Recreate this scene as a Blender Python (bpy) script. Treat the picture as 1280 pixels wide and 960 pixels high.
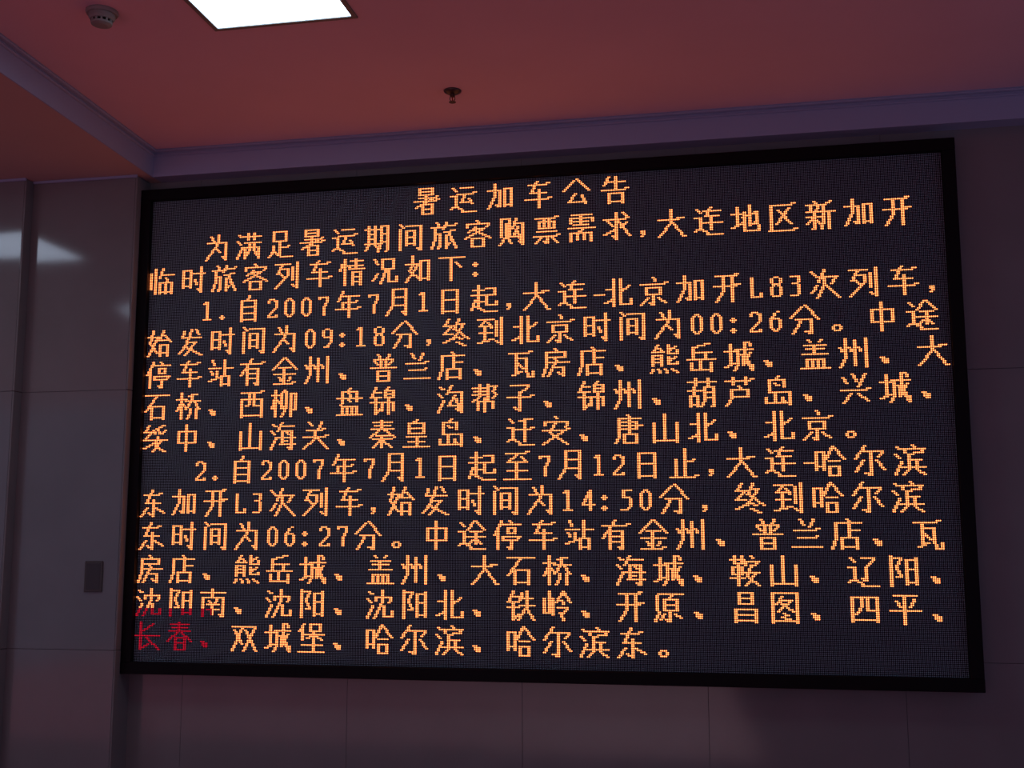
import bpy, bmesh, math, random
import numpy as np
from mathutils import Matrix, Vector
for o in list(bpy.data.objects): bpy.data.objects.remove(o, do_unlink=True)
SC = bpy.context.scene
COL = SC.collection
R = math.radians
# ------------------------------------------------------------------ camera
cd = bpy.data.cameras.new('camera'); cam = bpy.data.objects.new('camera', cd); COL.objects.link(cam)
cd.sensor_width = 36.0; cd.lens = 36.0 * 1441.0 / 1280.0; cd.clip_start = 0.05; cd.clip_end = 200
cam.matrix_world = Matrix(((0.981000, 0.027904, 0.191990, 0.9481),
                           (0.194005, -0.136160, -0.971505, -5.0129),
                           (-0.000968, 0.990294, -0.138986, 1.6809),
                           (0, 0, 0, 1)))
SC.camera = cam
# ------------------------------------------------------------------ daylight through the hall's open front; sun added so the floor bounces red
w = bpy.data.worlds.new('world'); SC.world = w; w.use_nodes = True
bg = w.node_tree.nodes['Background']; bg.inputs[0].default_value = (0.50, 0.56, 1.0, 1); bg.inputs[1].default_value = 0.235
sd = bpy.data.lights.new('sun', 'SUN'); sun = bpy.data.objects.new('sun', sd); COL.objects.link(sun)
sd.energy = 4.1; sd.angle = R(3); sd.color = (1, 0.95, 0.95)
sun.rotation_euler = (R(48), 0, R(-4))
SC.view_settings.view_transform = 'Standard'; SC.view_settings.look = 'None'
SC.view_settings.exposure = 0.0; SC.view_settings.gamma = 1.0
SC.view_settings.use_curve_mapping = False
# ------------------------------------------------------------------ sizes (metres)
P = 0.00762                      # dot pitch of the display
NX, NY = 480, 288                # dots
HB = 2.25                        # height of the display's centre
Z_SOFFIT, Z_CEIL = 3.463, 3.595
Y_WALL, Y_PIER, Y_LEFT, Y_CORNICE = 0.06, -0.07, -0.13, -0.03
X_PIER0, X_PIER1 = -2.445, -1.888
# ------------------------------------------------------------------ materials
def mat(name, col, rough=0.5, spec=0.5, emit=None, strength=0, noise=0, scale=4, bump=0, metal=0, col2=None):
    m = bpy.data.materials.new(name); m.use_nodes = True
    nt = m.node_tree; b = nt.nodes['Principled BSDF']
    b.inputs['Base Color'].default_value = (*col, 1)
    b.inputs['Roughness'].default_value = rough
    b.inputs['Specular IOR Level'].default_value = spec
    b.inputs['Metallic'].default_value = metal
    if emit:
        b.inputs['Emission Color'].default_value = (*emit, 1); b.inputs['Emission Strength'].default_value = strength
    if noise or bump:
        tc = nt.nodes.new('ShaderNodeTexCoord'); n = nt.nodes.new('ShaderNodeTexNoise')
        n.inputs['Scale'].default_value = scale; n.inputs['Detail'].default_value = 6
        nt.links.new(tc.outputs['Object'], n.inputs['Vector'])
        if noise:
            cr = nt.nodes.new('ShaderNodeValToRGB')
            c2 = col2 or tuple(c * (1 - noise) for c in col)
            cr.color_ramp.elements[0].color = (*c2, 1); cr.color_ramp.elements[1].color = (*col, 1)
            cr.color_ramp.elements[0].position = .3; cr.color_ramp.elements[1].position = .7
            nt.links.new(n.outputs['Fac'], cr.inputs[0]); nt.links.new(cr.outputs[0], b.inputs['Base Color'])
        if bump:
            bp = nt.nodes.new('ShaderNodeBump'); bp.inputs['Strength'].default_value = bump; bp.inputs['Distance'].default_value = .01
            nt.links.new(n.outputs['Fac'], bp.inputs['Height']); nt.links.new(bp.outputs[0], b.inputs['Normal'])
    return m
M_CEIL = mat('ceiling_paint', (.80, .61, .68), .8, .2, noise=.06, scale=2)
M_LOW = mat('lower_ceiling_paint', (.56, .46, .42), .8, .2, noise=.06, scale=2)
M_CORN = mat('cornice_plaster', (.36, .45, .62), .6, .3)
M_TILE = mat('polished_wall_tile', (.235, .25, .245), .09, .55, noise=.12, scale=3)
M_RETURN = mat('honed_wall_tile', (.235, .245, .235), .45, .3, noise=.12, scale=3)
M_JOINT = mat('tile_joint', (.16, .16, .16), .8, .2)
M_FLOOR = mat('red_bounce_floor', (.48, .06, .11), .35, .3, noise=.35, scale=20)  # unseen floor, coloured red so its bounce tints the ceiling
M_BLACK = mat('black_frame', (.004, .004, .005), .5, .15)
M_FACE = mat('module_face', (.008, .008, .011), .75, .15)
M_OFF = mat('unlit_led', (.25, .37, .42), .5, .4)
M_ON = mat('lit_led', (.02, .02, .02), .5, .2, emit=(1.0, .235, .07), strength=4.3)
M_RED = mat('red_led', (.05, .02, .02), .5, .2, emit=(1.0, .012, .05), strength=.75)
M_LAMP = mat('lamp_diffuser', (.8, .8, .8), .5, .2, emit=(.74, .90, 1.15), strength=4.8)
M_ALU = mat('lamp_frame_paint', (.18, .20, .18), .5, .4)
M_PLASTIC = mat('ivory_plastic', (.26, .29, .26), .5, .4)
M_SLOT = mat('dark_slot', (.01, .01, .01), .8, .1)
M_STEEL = mat('dark_chrome', (.10, .09, .08), .35, .5, metal=.8)
M_PLATE = mat('grey_plate', (.085, .085, .075), .4, .4)
M_PLATE2 = mat('plate_window', (.05, .05, .046), .3, .5)
# ------------------------------------------------------------------ helpers
def link(name, me, parent=None, loc=(0, 0, 0)):
    o = bpy.data.objects.new(name, me); COL.objects.link(o); o.location = loc
    if parent: o.parent = parent
    return o
def mesh(name, bm, m, parent=None, loc=(0, 0, 0), smooth=False):
    bmesh.ops.recalc_face_normals(bm, faces=bm.faces)
    me = bpy.data.meshes.new(name); bm.to_mesh(me); bm.free(); me.materials.append(m)
    if smooth:
        for p in me.polygons: p.use_smooth = True
    return link(name, me, parent, loc)
def box(bm, x0, x1, y0, y1, z0, z1, bevel=0):
    g = bmesh.ops.create_cube(bm, size=1)
    for v in g['verts']:
        v.co = Vector(((x0 + x1) / 2 + v.co.x * (x1 - x0), (y0 + y1) / 2 + v.co.y * (y1 - y0), (z0 + z1) / 2 + v.co.z * (z1 - z0)))
    if bevel:
        es = list({e for v in g['verts'] for e in v.link_edges})
        bmesh.ops.bevel(bm, geom=es, offset=bevel, segments=1, affect='EDGES')
    return bm
def prism(bm, prof, p0, p1, ax_u, ax_v=Vector((0, 0, 1))):
    """profile [(u,v)] swept from p0 to p1"""
    a = [bm.verts.new(Vector(p0) + ax_u * u + ax_v * v) for u, v in prof]
    b = [bm.verts.new(Vector(p1) + ax_u * u + ax_v * v) for u, v in prof]
    n = len(prof)
    for i in range(n): bm.faces.new((a[i], a[(i + 1) % n], b[(i + 1) % n], b[i]))
    bm.faces.new(a); bm.faces.new(b[::-1]); return bm
def lathe(bm, prof, seg=32, c=(0, 0, 0)):
    rings = []
    for r, z in prof:
        if r < 1e-6: rings.append([bm.verts.new((c[0], c[1], c[2] + z))])
        else: rings.append([bm.verts.new((c[0] + r * math.cos(2 * math.pi * k / seg), c[1] + r * math.sin(2 * math.pi * k / seg), c[2] + z)) for k in range(seg)])
    for a, b in zip(rings, rings[1:]):
        for k in range(seg):
            q = [a[k % len(a)], a[(k + 1) % len(a)], b[(k + 1) % len(b)], b[k % len(b)]]
            q = list(dict.fromkeys(q))
            if len(q) > 2: bm.faces.new(q)
    return bm
def tag(o, label, cat, group=None):
    o['label'] = label; o['category'] = cat
    if group: o['group'] = group
    return o
def thing(name, label, cat, loc, group=None):
    return tag(link(name, None, None, loc), label, cat, group)
def struct(o): o['kind'] = 'structure'; return o
# ------------------------------------------------------------------ the room
struct(mesh('floor', box(bmesh.new(), -9, 4.6, -16, .3, -.1, 0), M_FLOOR))
struct(mesh('ceiling', box(bmesh.new(), -9, 4.6, -8.5, .3, Z_CEIL, Z_CEIL + .12), M_CEIL))
bm = bmesh.new()                                # lower ceiling left of the tray
prof = [(-9, .2), (-1.822, .2), (-1.822, -.06), (-1.43, -8.5), (-9, -8.5)]
lo = [bm.verts.new((x, y, Z_SOFFIT)) for x, y in prof]; hi = [bm.verts.new((x, y, Z_CEIL + .02)) for x, y in prof]
bm.faces.new(lo); bm.faces.new(hi[::-1])
for i in range(5): bm.faces.new((lo[i], lo[(i + 1) % 5], hi[(i + 1) % 5], hi[i]))
struct(mesh('ceiling_beam', bm, M_LOW))
JZ = [0, 1.208, 2.414, 3.62]                    # horizontal joints run right round the room
def tiled_wall(name, x0, x1, y, joints, ztop, depth=.04):
    w_ = struct(mesh(name, box(bmesh.new(), x0, x1, y + .012, y + depth + .2, 0, ztop), M_JOINT))
    xs = [x0] + [j for j in joints if x0 < j < x1] + [x1]
    for a, b in zip(xs, xs[1:]):
        for z0, z1 in zip(JZ, JZ[1:]):
            z1 = min(z1, ztop)
            if z1 - z0 > .05:
                mesh('tile', box(bmesh.new(), a + .0006, b - .0006, y, y + .011, z0 + .0008, z1 - .0008, .0006), M_TILE, w_)
    return w_
tiled_wall('wall_back', X_PIER1, 4.6, Y_WALL, [-1.61 + .8 * k for k in range(10)], Z_CEIL)
pier = tiled_wall('wall_pillar', X_PIER0 + .002, X_PIER1, Y_PIER, [], Z_SOFFIT)
for z0, z1 in zip(JZ, JZ[1:]):                   # the pillar's narrow right side
    mesh('tile', box(bmesh.new(), X_PIER1 + .0005, X_PIER1 + .009, Y_PIER, Y_WALL, z0 + .0015, min(z1, Z_SOFFIT) - .0015, .001), M_RETURN, pier)
left = tiled_wall('wall_left', -9, X_PIER0, Y_LEFT, [-2.445 - .8 * k for k in range(1, 8)], Z_SOFFIT)
for z0, z1 in zip(JZ, JZ[1:]):
    mesh('tile', box(bmesh.new(), X_PIER0 + .0005, X_PIER0 + .009, Y_LEFT, Y_PIER, z0 + .0015, min(z1, Z_SOFFIT) - .0015, .001), M_RETURN, left)
struct(mesh('sun_block_wall', box(bmesh.new(), .8, 4.6, -8.7, -8.5, 0, Z_CEIL), M_CEIL))  # unseen wall added to keep sunlight off the right of the floor
# cornice: flat fascia with a small double crown under the ceiling
H_ = Z_CEIL - Z_SOFFIT
def crown(top):       # (outward, height above the soffit)
    return [(-.09, 0), (0, 0), (0, top - .032), (.009, top - .031), (.012, top - .027), (.009, top - .023), (.003, top - .021), (.004, top - .014), (.020, top - .012), (.024, top - .007), (.021, top - .002), (.021, top + .004), (-.09, top + .004)]
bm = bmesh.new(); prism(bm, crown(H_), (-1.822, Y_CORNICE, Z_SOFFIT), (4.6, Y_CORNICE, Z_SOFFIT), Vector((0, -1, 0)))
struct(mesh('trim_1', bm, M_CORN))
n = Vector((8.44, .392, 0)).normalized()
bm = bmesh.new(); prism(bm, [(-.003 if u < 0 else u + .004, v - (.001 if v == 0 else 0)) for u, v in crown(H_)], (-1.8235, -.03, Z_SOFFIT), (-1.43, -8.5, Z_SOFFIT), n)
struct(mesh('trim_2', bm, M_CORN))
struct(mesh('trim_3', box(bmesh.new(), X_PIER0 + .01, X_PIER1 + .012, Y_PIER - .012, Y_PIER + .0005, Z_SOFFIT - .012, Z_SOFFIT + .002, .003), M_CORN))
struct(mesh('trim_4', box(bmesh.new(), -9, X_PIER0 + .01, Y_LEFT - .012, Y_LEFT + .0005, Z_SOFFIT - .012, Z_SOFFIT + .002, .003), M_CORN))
# ------------------------------------------------------------------ the display
disp = thing('led_display', 'large black-framed electronic notice board filled with glowing orange Chinese text', 'display', (0, 0, HB))
HX, HZ = NX / 2 * P, NY / 2 * P
FW = 7 * P
mesh('backing_panel', box(bmesh.new(), -HX - .01, HX + .01, .0015, .045, -HZ - .01, HZ + .01), M_FACE, disp)
mesh('frame_rail', box(bmesh.new(), -HX - FW, HX + FW, -.028, Y_WALL - .002, HZ, HZ + FW, .002), M_BLACK, disp)
mesh('frame_rail', box(bmesh.new(), -HX - FW, HX + FW, -.028, Y_WALL - .002, -HZ - FW, -HZ, .002), M_BLACK, disp)
mesh('frame_rail', box(bmesh.new(), -HX - FW + .0005, -HX, -.0275, Y_WALL - .0022, -HZ, HZ, .0015), M_BLACK, disp)
mesh('frame_rail', box(bmesh.new(), HX, HX + FW - .0005, -.0275, Y_WALL - .0022, -HZ, HZ, .0015), M_BLACK, disp)
RAD, DOME = .0029, .0018
_a = np.arange(6) * math.pi / 3
RING = np.concatenate([np.stack([RAD * np.cos(_a), np.full(6, .0012), RAD * np.sin(_a)], 1), [[0, .0012 - DOME, 0]]]).astype(np.float32)
TRI = np.array([(i, (i + 1) % 6, 6) for i in range(6)], np.int32)
def led_mesh(name, cols, rows, mats, which=None):
    """one small dome per dot; columns to the right, rows downwards, from the origin"""
    n = len(cols)
    c = np.stack([(np.asarray(cols) + .5) * P, np.zeros(n), -(np.asarray(rows) + .5) * P], 1).astype(np.float32)
    v = (c[:, None, :] + RING[None]).reshape(-1, 3)
    f = (TRI[None] + (np.arange(n, dtype=np.int32) * 7)[:, None, None]).reshape(-1)
    me = bpy.data.meshes.new(name)
    me.vertices.add(len(v)); me.vertices.foreach_set('co', v.ravel())
    me.loops.add(len(f)); me.loops.foreach_set('vertex_index', f)
    me.polygons.add(len(f) // 3); me.polygons.foreach_set('loop_start', np.arange(0, len(f), 3, dtype=np.int32))
    for m in mats: me.materials.append(m)
    if which is not None: me.polygons.foreach_set('material_index', np.repeat(np.asarray(which, np.int32), 6))
    me.update(calc_edges=True)
    return me
# ---- lettering of the display: every character drawn as dot-matrix strokes on a 16 x 17 grid
# hYab row, vXab column, lXYXY line, BYab row whose end is lifted, bYab the same shorter, pXY one dot
WALK = " l1133 h603 v36c l3c0e l4d7f hg7f"
WATER = " l1132 l0527 l390g"
SILK = " l3004 h404 l5409 h905 l0e6b"
METAL = " l3006 h336 h616 h906 v36f l3g6d"
GLYPHS = {
'暑':"v304 vb04 h03b h23b h43b v747 h63c B80f le51c v5ag vbag ha5b hd5b hg5b",
'运':"h16d B54f l956a ha6c lb8db"+WALK,
'加':"v407 h407 v74d l480f l7e5d va3e ve3e h3ae hdae",
'车':"B22e l7037 h73c Bb0f v85g",
'公':"l6107 l80f7 l793e he3c lbadf",
'告':"l4015 h33d v807 B80f v4ag vcag ha4c hf4c",
'为':"l3154 v804 l850g h51d vd5f lbedg l799b",
'满':WATER+" h24f v704 vb04 h65f v59g ve9g h95e v86b l8b6e vb6b lbbde",
'足':"v306 vb06 h03b h63b v76f ba7d v39c l3c0g l4d8g hg8f",
'期':"v20b v60b h208 h526 h826 hb08 l2c0f l6c8e va09 laa8g ve0f h0ae h5ae haae pdg",
'间':"l1032 v13g h15e ve1g lcfdg v54d va4d h45a h85a hc5a",
'旅':"l3042 h306 v239 l2a0g h735 v57f l4f4g l9074 b29f le586 v98g l9fbd lb7fg ledcb",
'客':"l7081 h21e v124 le3d4 l6427 h55b lb50b l66fb v4bg vbbg hb4b hg4b",
'购':"v10b v60b h016 v43b l4b0g l5c7f la086 h3ae ve3f lceeg lb58b hb8c lb8de",
'票':"B11e v337 vc37 h33c h73c v617 v917 h92d Bc0f v8cg l6f8g l4d1g lbdeg",
'需':"h02d h21e v125 ve24 v706 h435 h635 h49b h69b h80f l895b hb1d v1bg v5bf v9bf vdbg",
'求':"v70g B40e lb0d2 l2558 l6a0d l85fe ld6a9 l5e7g",
'大':"v707 h60b h5be l780g l88eg pfg",
'连':"h25e l9065 h56d h94f v95d"+WALK,
'地':"v31c h506 l0d6a l67e4 ve4b lcbda va0c v74f hf7e vfcf",
'区':"B11e v11g Bg0f lb34c l54cc",
'新':"l4051 h208 l2325 l6355 h608 h908 v46g l3a0d l5b7d p3g ld092 v92a l9b8g h69f vc6g",
'开':"h11c h0cd v519 l5a1g va1g h70c h6ce",
'临':"v03d v30g l8066 h47f la6b8 v69g ve9g va9g h96e hf6e",
'时':"v12d v62d h216 h716 hc16 h48f vd0g lbedg l98ab",
'列':"h109 l4217 h438 v847 l880g l3759 vb3b ve0g lbeeg",
'情':"v30g l1307 l5466 h17e h47e h66f va06 v88g vd8g h88d hb8d he8d",
'况':"l1134 l3a0e v617 vd17 h16d h76d l885g va8f hfae vfcf",
'如':"v404 l4529 h507 l760g l298e v93f ve3f h39e he9e",
'下':"h20f v72g la5d8",
'自':"l8072 v33g vc3g h33c h73c hb3c hf3c",
'年':"l4016 h34e b74d v47b Bb0f v83g",
'月':"v409 l4a0g vc0g h04c h54c ha4c laecg",
'日':"v32g vc2g h23c h83c hf3c",
'起':"v40e h317 h608 ha48 l290f l3d8g hg8f h29e ve26 h69e v96c hc9f vfac",
'北':"v50g h615 l0e5c v90f l98e4 hf9e vfcf",
'京':"l7082 B40f v36a vb6a h63b ha3b v7ag l5f7g l4c0g lacef",
'次':"l0134 l390d l7047 h46e ld5b8 v748 l793g l89fg",
'始':"l3018 h406 l640g l186e la076 h67e lb3f7 v89g vd9g h98d he8d",
'发':"l3125 h52e l8058 l590f lb0d3 h85b lb84g l5bfg",
'分':"l6107 l80f8 h83b l681g vb8f l8fbg",
'终':"l9066 h38c lc36c l76fc l9bbc l8edg"+SILK,
'到':"h109 l4215 h518 l6386 v46e h918 l0f9d vb2b ve0g lbeeg",
'中':"v70g v24b vd4b h42d hb2d",
'途':"l9055 la0f5 h67d h95f va6d l8b6d lbbdd"+WALK,
'停':"l4008 v25g l90a1 h25f v847 vc47 h48c h78c h95f v59b pea hb7d vabg l8fag",
'站':"l2033 h507 l1729 v57a l0d6b va0a h5af v8ag vdag ha8d hf8d",
'有':"B30f l700a v46g vb6g h64b h94b hc4b l9fbg",
'金':"l7007 l80f7 h64b ha1e v76f l4c5e lbcae Bg1e",
'州':"v309 l3a0g v81f ve0g l0517 l5567 la5b7",
'普':"l4052 lb0a2 h32d v638 v938 l2446 ld4b6 h80f v4ag vbag ha4b hd4b hg4b",
'兰':"l4063 lb094 B61e ba3d hf0f",
'店':"l8091 h22f v229 l2a0g v939 h69e v5ag vdag ha5d hf5d",
'瓦':"B21e v52d l3f8d h55b vb5d lbdcf hgcf vfdg l689b",
'房':"l7081 h22d v229 l2a0g vd25 h53d l7687 h83f l793g hb7c vcbf l9ecg",
'熊':"l4014 h417 l5274 v16c v66c h616 h816 ha16 va05 le1a3 h5af vf35 va7b le7a9 hbaf vfab l1e0g l4e5g l8e9g lcefg",
'岳':"lc032 v338 h53d va58 h90f v79f v2bf vdbg hf2d",
'城':"v31c h506 l0e5c h46f v74b l7c5g h77a va7c vb06 lb7ef vfdg le6ad ld0e2",
'盖':"l4051 lb0a1 h32d h53c h81e v738 v3bg vcbg hb3c v6bg v9bg hg0f",
'石':"h10f l720b v48g vc8g h84c hf4c",
'桥':"v30g h406 l350b l4769 ld182 h56f va15 la56a lb5fa v9ac l9d7g vdag",
'西':"B11f v15g ve5g h51e v618 l6849 v919 h99c hf1e",
'柳':"v20g h305 l240b l3658 l8062 v62b l6b8a v91a l9a6g h2cf vc2g vf2c ldcec",
'盘':"l8071 v327 l382a vc28 h23c h60f l7385 l7788 v3bg vcbg hb3c v6bg v9bg hg0f",
'锦':"lb0a1 v926 ve26 h29e h49e h69e vb6g v79e ve9e h97e"+METAL,
'沟':"l8055 h48e ve4f lbeeg la66c hc6c lb8ce"+WATER,
'帮':"h207 h417 h607 v406 l470a v909 h19e le1c4 lc4e6 le6c8 ha3c v3af vcae v78g",
'子':"h12c lc285 v75g B80f l4e7g",
'葫':"h20f v404 vb04 v35a h707 v1ag v5ag ha15 hf15 v95c l9c7g ve5g h59e h89e hb9e pdg",
'芦':"B20f v404 vb04 l7586 h73c v37b l3c0g vc7b hb3c",
'岛':"l8062 v328 h23b vb26 l6485 h93e ve9f lbeeg v1cf hf1a v6af vacf",
'兴':"l1235 l6084 ld097 B90f l5b1g l9bef",
'绥':"ld082 l6375 l93a5 le3c5 h96f l978c l8deg lc96g"+SILK,
'山':"v70f v15g ve5g hf1e",
'海':"l7045 h26e v75d vd5f h57d h95f hd6f la6b7 l9bab lbfdg"+WATER,
'关':"l3052 lb094 B52d B90f v759 l7a0g l89fg",
'秦':"h12d h33c h51e v705 l650a l85fa lb949 hb2d v79g l6c2g l8cdg",
'皇':"l8061 v328 vc28 h23c h53c h83c ha2d hd3c hg0f v8ag",
'迁':"le172 B74f va1e"+WALK,
'安':"l7081 h31e v135 le4d6 B80f l7449 l5aeg lb90g",
'唐':"l7081 h22e v22b l2c0g h44c h63f h84c v82a vc48 v5bg vcbg hb5c hg5c",
'至':"B11e l7226 h62c la3d6 v77g hb2d hg0f",
'止':"v80g b7ad v36g Bg0f",
'哈':"v03d v43d h304 hb04 l9057 l90f7 h87c v7bg vcbg hb7c hg7c",
'尔':"l5007 h34e le4c6 v83g l5f8g l480e lb8fd",
'滨':"l90a1 h25f v524 pe4 pe3 lc475 v75b h87d vb8b hc4f l7d4g lbdfg"+WATER,
'东':"B32d l7038 h83c v86f l5e8g l4b0g labfe",
'鞍':"h207 v204 v604 h426 v16a v66a h616 ha16 v45g hc07 lb0c1 h38f v835 le4d5 h98f lb59b l9bfg lda8g",
'辽':"h17d ld296 v96c l7c9d"+WALK,
'阳':"v10g h116 l6146 l476a hb46 v92f ve1f h29e h79e he9e",
'沈':"v905 h45e v546 le5d7 l964g va9f hfae vfcf"+WATER,
'南':"v705 h20f h51e v15g ve5g lcfeg l5768 la698 h94b hc4b v79f",
'铁':"l8175 h48e h87f vb09 laa6g lbafg"+METAL,
'岭':"v04c v30c v54d hc05 lb076 lb0f6 la5b7 h98d ldaad l9cbg",
'原':"h12f v12a l2b0g l9283 v54a vc4a h45c h75c ha5c v8ag l6f8g l5c3f lbcee",
'昌':"v406 vb06 h04b h34b h64b v29g vd9g h92d hc2d hf2d",
'图':"v10g ve0g h01e hf1e l6236 h46b lb44a l55ca l7b9c l6dae",
'四':"v12f ve2f h21e he1e v626 l673b v928 h99d",
'平':"h12d l3457 lc3a7 h90f v71g",
'长':"v30g lb155 h80f l3g8d l79fg",
'春':"h12d h33c h51e v705 l750b l85fb v59g vb9g h95b hc5b hg5b",
'双':"h206 l620g l146c h28e le27g l84fg",
'堡':"l3004 v229 v704 vd04 h07d h47d h64f v95g l8758 lb7e9 hc2e hg0f",
'0':"h323 p14 p44 v05c v55c p1d p4d he23",
'1':"l0413 v23e he04",
'2':"h313 p04 p05 p44 v547 l580d he05 p5d",
'3':"h304 v446 h713 v48d he03",
'4':"v43e l430a hb06",
'5':"h315 v147 h714 v58c he03 p4d",
'6':"h344 l2416 v07c h714 v58c p1d p4d he23",
'7':"h305 p04 v544 l5539 v39e",
'8':"h323 v046 v546 h714 v09d v59d he14 p18 p48",
'9':"h323 v047 v549 h814 v59a l5b3d he13",
'L':"v03e he05 p5c p5d",
'-':"h905",
':':"p16 h702 p18 pdd h1d1 p1c hd02 p1e",
'.':"pc1 p1c hd02 p1e",
',':"hc12 hd12 p2e p1f",
'，':"hc34 hd34 p4e p3f",
'、':"hb12 hc24 hd24 he34",
'。':"hc35 v2de v6de hf35",
}
GLYPHS[':'] = "p16 h702 p18 p1c hd02 p1e"
GLYPHS['.'] = "p1c hd02 p1e"
HALF = set("0123456789L-:.,")
LINES = [   # ',' is the half-width comma of the display, '，' the full-width one, '_' a half blank
 "暑运加车公告",
 "为满足暑运期间旅客购票需求,大连地区新加开",
 "临时旅客列车情况如下:",
 "1.自2007年7月1日起,大连-北京加开L83次列车,",
 "始发时间为09:18分,终到北京时间为00:26分。中途",
 "停车站有金州、普兰店、瓦房店、熊岳城、盖州、大",
 "石桥、西柳、盘锦、沟帮子、锦州、葫芦岛、兴城、",
 "绥中、山海关、秦皇岛、迁安、唐山北、北京。",
 "2.自2007年7月1日起至7月12日止,大连-哈尔滨",
 "东加开L3次列车,始发时间为14:50分，终到哈尔滨",
 "东时间为06:27分。中途停车站有金州、普兰店、瓦",
 "房店、熊岳城、盖州、大石桥、海城、鞍山、辽阳、",
 "沈阳南、沈阳、沈阳北、铁岭、开原、昌图、四平、",
 "长春、双城堡、哈尔滨、哈尔滨东。",
]
def glyph_dots(ch):
    """set of (column, row) of lit dots; strokes are bold: every dot is doubled to the right"""
    dots = set()
    for t in GLYPHS[ch].split():
        k, a = t[0], [int(c, 36) for c in t[1:]]
        if k == 'h': dots |= {(x, a[0]) for x in range(a[1], a[2] + 1)}
        elif k == 'v': dots |= {(a[0], y) for y in range(a[1], a[2] + 1)}
        elif k == 'p': dots.add((a[0], a[1]))
        elif k == 'B':
            dots |= {(x, a[0]) for x in range(a[1], a[2] - 1)}
            dots |= {(x, a[0] - 1) for x in range(a[2] - 1, a[2] + 1)}
        elif k == 'b':
            dots |= {(x, a[0]) for x in range(a[1], a[2])} | {(a[2], a[0] - 1)}
        elif k == 'l':
            x0, y0, x1, y1 = a
            n = max(abs(x1 - x0), abs(y1 - y0), 1)
            for i in range(n + 1):
                dots.add((int(x0 + (x1 - x0) * i / n + .5), int(y0 + (y1 - y0) * i / n + .5)))
    return dots | {(x + 1, y) for x, y in dots}
DEAD = (50, 256)                 # bottom left module: only its red diodes still work
lit = np.zeros((NY, NX), bool)
cache = {}
cells = []
for r, line in enumerate(LINES):
    x, adv = {0: 173, 1: 37, 3: 37, 8: 36}.get(r, 0), 23 if r == 0 else 21
    y = 2 if r == 0 else 20 * r + 4
    for c in line:
        if c == '.': cells[-1][0] += c; x += 11; continue      # the full stop belongs to the numeral before it
        half = c in HALF
        cells.append([c, x, y]); x += 6 if c == '-' else 11 if half else adv
for text, x, y in cells:
    dots = {(a + 11 * k, b) for k, c in enumerate(text) for a, b in glyph_dots(c)}
    dots = sorted(d for d in dots if x + d[0] < NX and y + d[1] < NY)
    for a, b in dots: lit[y + b, x + a] = True
    red = [int(x + a < DEAD[0] and y + b >= DEAD[1]) for a, b in dots]
    key = (text, tuple(red) if any(red) else None)
    if key not in cache:
        cache[key] = led_mesh('lit_character', [d[0] for d in dots], [d[1] for d in dots], [M_ON, M_RED], red)
    o = link('lit_character', cache[key], disp, (-HX + x * P, 0, HZ - y * P))
    if all(red): o['label'] = 'dim crimson character'
    elif any(red): o['label'] = 'orange character with dim crimson foot'
ys, xs = np.nonzero(~lit)
o = link('unlit_diodes', led_mesh('unlit_diodes', xs, ys, [M_OFF]), disp, (-HX, 0, HZ)); o['kind'] = 'stuff'
# ------------------------------------------------------------------ ceiling lamps
def lamp(x0, x1, y0, y1, z, label):
    cx, cy = (x0 + x1) / 2, (y0 + y1) / 2
    t = thing('ceiling_lamp', label, 'ceiling light', (cx, cy, z), 'square ceiling lamp panels')
    a, b = (x1 - x0) / 2, (y1 - y0) / 2; f = .018
    bm = bmesh.new()
    box(bm, -a - f, a + f, b, b + f, -.006, .004); box(bm, -a - f, a + f, -b - f, -b, -.006, .004)
    box(bm, -a - f, -a, -b, b, -.006, .004); box(bm, a, a + f, -b, b, -.006, .004)
    mesh('lamp_frame', bm, M_ALU, t)
    mesh('diffuser', box(bmesh.new(), -a, a, -b, b, -.002, .004), M_LAMP, t)
    return t
lamp(-.915, -.393, -1.83, -1.232, Z_CEIL, 'bright white square lamp panel set in the reddish ceiling')
lamp(-3.56, -3.03, -1.51, -.98, Z_SOFFIT, 'lamp panel in the lower ceiling, mirrored in the upper part of the pillar')
lamp(-3.64, -3.11, -3.43, -2.90, Z_SOFFIT, 'lamp panel in the lower ceiling, mirrored faintly at the pillar edge beside the display')
# ------------------------------------------------------------------ smoke detector
t = thing('smoke_detector', 'round pale smoke detector with dark slots under the ceiling near the lamp', 'smoke detector', (-1.268, -1.435, Z_CEIL))
mesh('base', lathe(bmesh.new(), [(0, 0), (.056, 0), (.057, -.006), (.053, -.014), (0, -.014)]), M_PLASTIC, t, smooth=False)
mesh('housing', lathe(bmesh.new(), [(0, -.012), (.047, -.012), (.046, -.026), (.040, -.034), (0, -.034)]), M_PLASTIC, t)
bm = bmesh.new(); lathe(bm, [(0, -.034), (.033, -.034), (.033, -.044), (0, -.044)]); mesh('slot_ring', bm, M_SLOT, t)
bm = bmesh.new()
for k in range(12):
    a = 2 * math.pi * k / 12
    g = bmesh.ops.create_cube(bm, size=1)
    bmesh.ops.transform(bm, matrix=Matrix.Rotation(a, 4, 'Z') @ Matrix.Translation((.0355, 0, -.039)) @ Matrix.Diagonal((.005, .007, .0102, 1)), verts=g['verts'])
mesh('rib', bm, M_PLASTIC, t)
mesh('cap', lathe(bmesh.new(), [(0, -.044), (.038, -.044), (.036, -.050), (.022, -.055), (0, -.056)]), M_PLASTIC, t)
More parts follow.
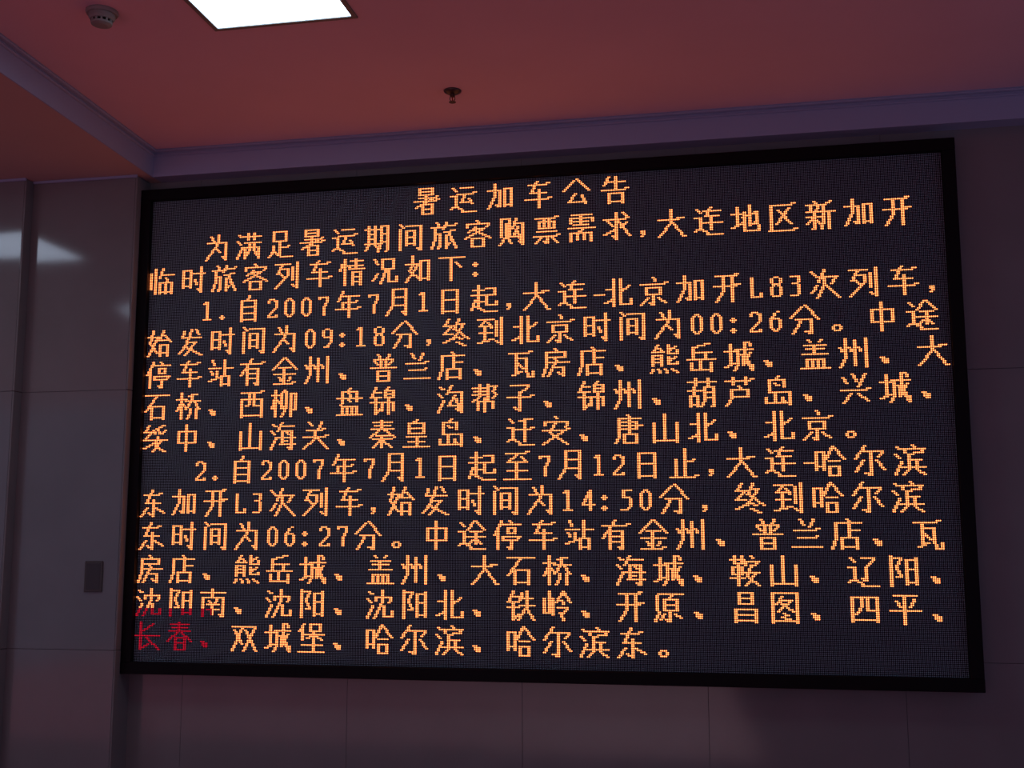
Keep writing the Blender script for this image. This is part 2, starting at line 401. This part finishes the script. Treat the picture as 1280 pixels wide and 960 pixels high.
# ------------------------------------------------------------------ sprinkler
t = thing('sprinkler_head', 'small dark pendent sprinkler hanging from the ceiling above the display', 'sprinkler', (-.205, -.475, Z_CEIL))
mesh('escutcheon', lathe(bmesh.new(), [(0, 0), (.038, 0), (.036, -.006), (.022, -.014), (.012, -.018), (0, -.018)]), M_STEEL, t, smooth=True)
mesh('body', lathe(bmesh.new(), [(0, -.016), (.011, -.016), (.011, -.026), (.007, -.028), (0, -.028)], 12), M_STEEL, t)
for s in (-1, 1):
    bm = bmesh.new(); prism(bm, [(-.0018, 0), (.0018, 0), (.0018, .003), (-.0018, .003)], (s * .008, 0, -.026), (s * .010, 0, -.038), Vector((0, 1, 0)), Vector((s, 0, 0)))
    prism(bm, [(-.0018, 0), (.0018, 0), (.0018, .003), (-.0018, .003)], (s * .010, 0, -.038), (s * .002, 0, -.049), Vector((0, 1, 0)), Vector((s, 0, 0)))
    mesh('frame_arm', bm, M_STEEL, t)
mesh('glass_bulb', lathe(bmesh.new(), [(0, -.027), (.002, -.028), (.0025, -.036), (.002, -.046), (0, -.047)], 8), mat('bulb_liquid', (.25, .02, .02), .1, .5), t)
bm = lathe(bmesh.new(), [(0, -.048), (.015, -.050), (.0155, -.0515), (0, -.0515)], 16); mesh('deflector', bm, M_STEEL, t)
# ------------------------------------------------------------------ small grey plate on the pillar
t = thing('wall_plate', 'small upright dark grey plate on the pillar left of the display', 'wall plate', (-2.007, Y_PIER, 1.542))
mesh('plate', box(bmesh.new(), -.045, .045, -.008, .0002, -.071, .071, .002), M_PLATE, t)
mesh('window', box(bmesh.new(), -.036, .036, -.0095, -.0075, -.060, .060, .0008), M_PLATE2, t)
for z in (-.0655, .0655):
    bm = bmesh.new(); g = bmesh.ops.create_cone(bm, cap_ends=True, segments=10, radius1=.0025, radius2=.002, depth=.002)
    bmesh.ops.transform(bm, matrix=Matrix.Translation((0, -.0088, z)) @ Matrix.Rotation(R(90), 4, 'X'), verts=g['verts'])
    mesh('screw', bm, M_STEEL, t)
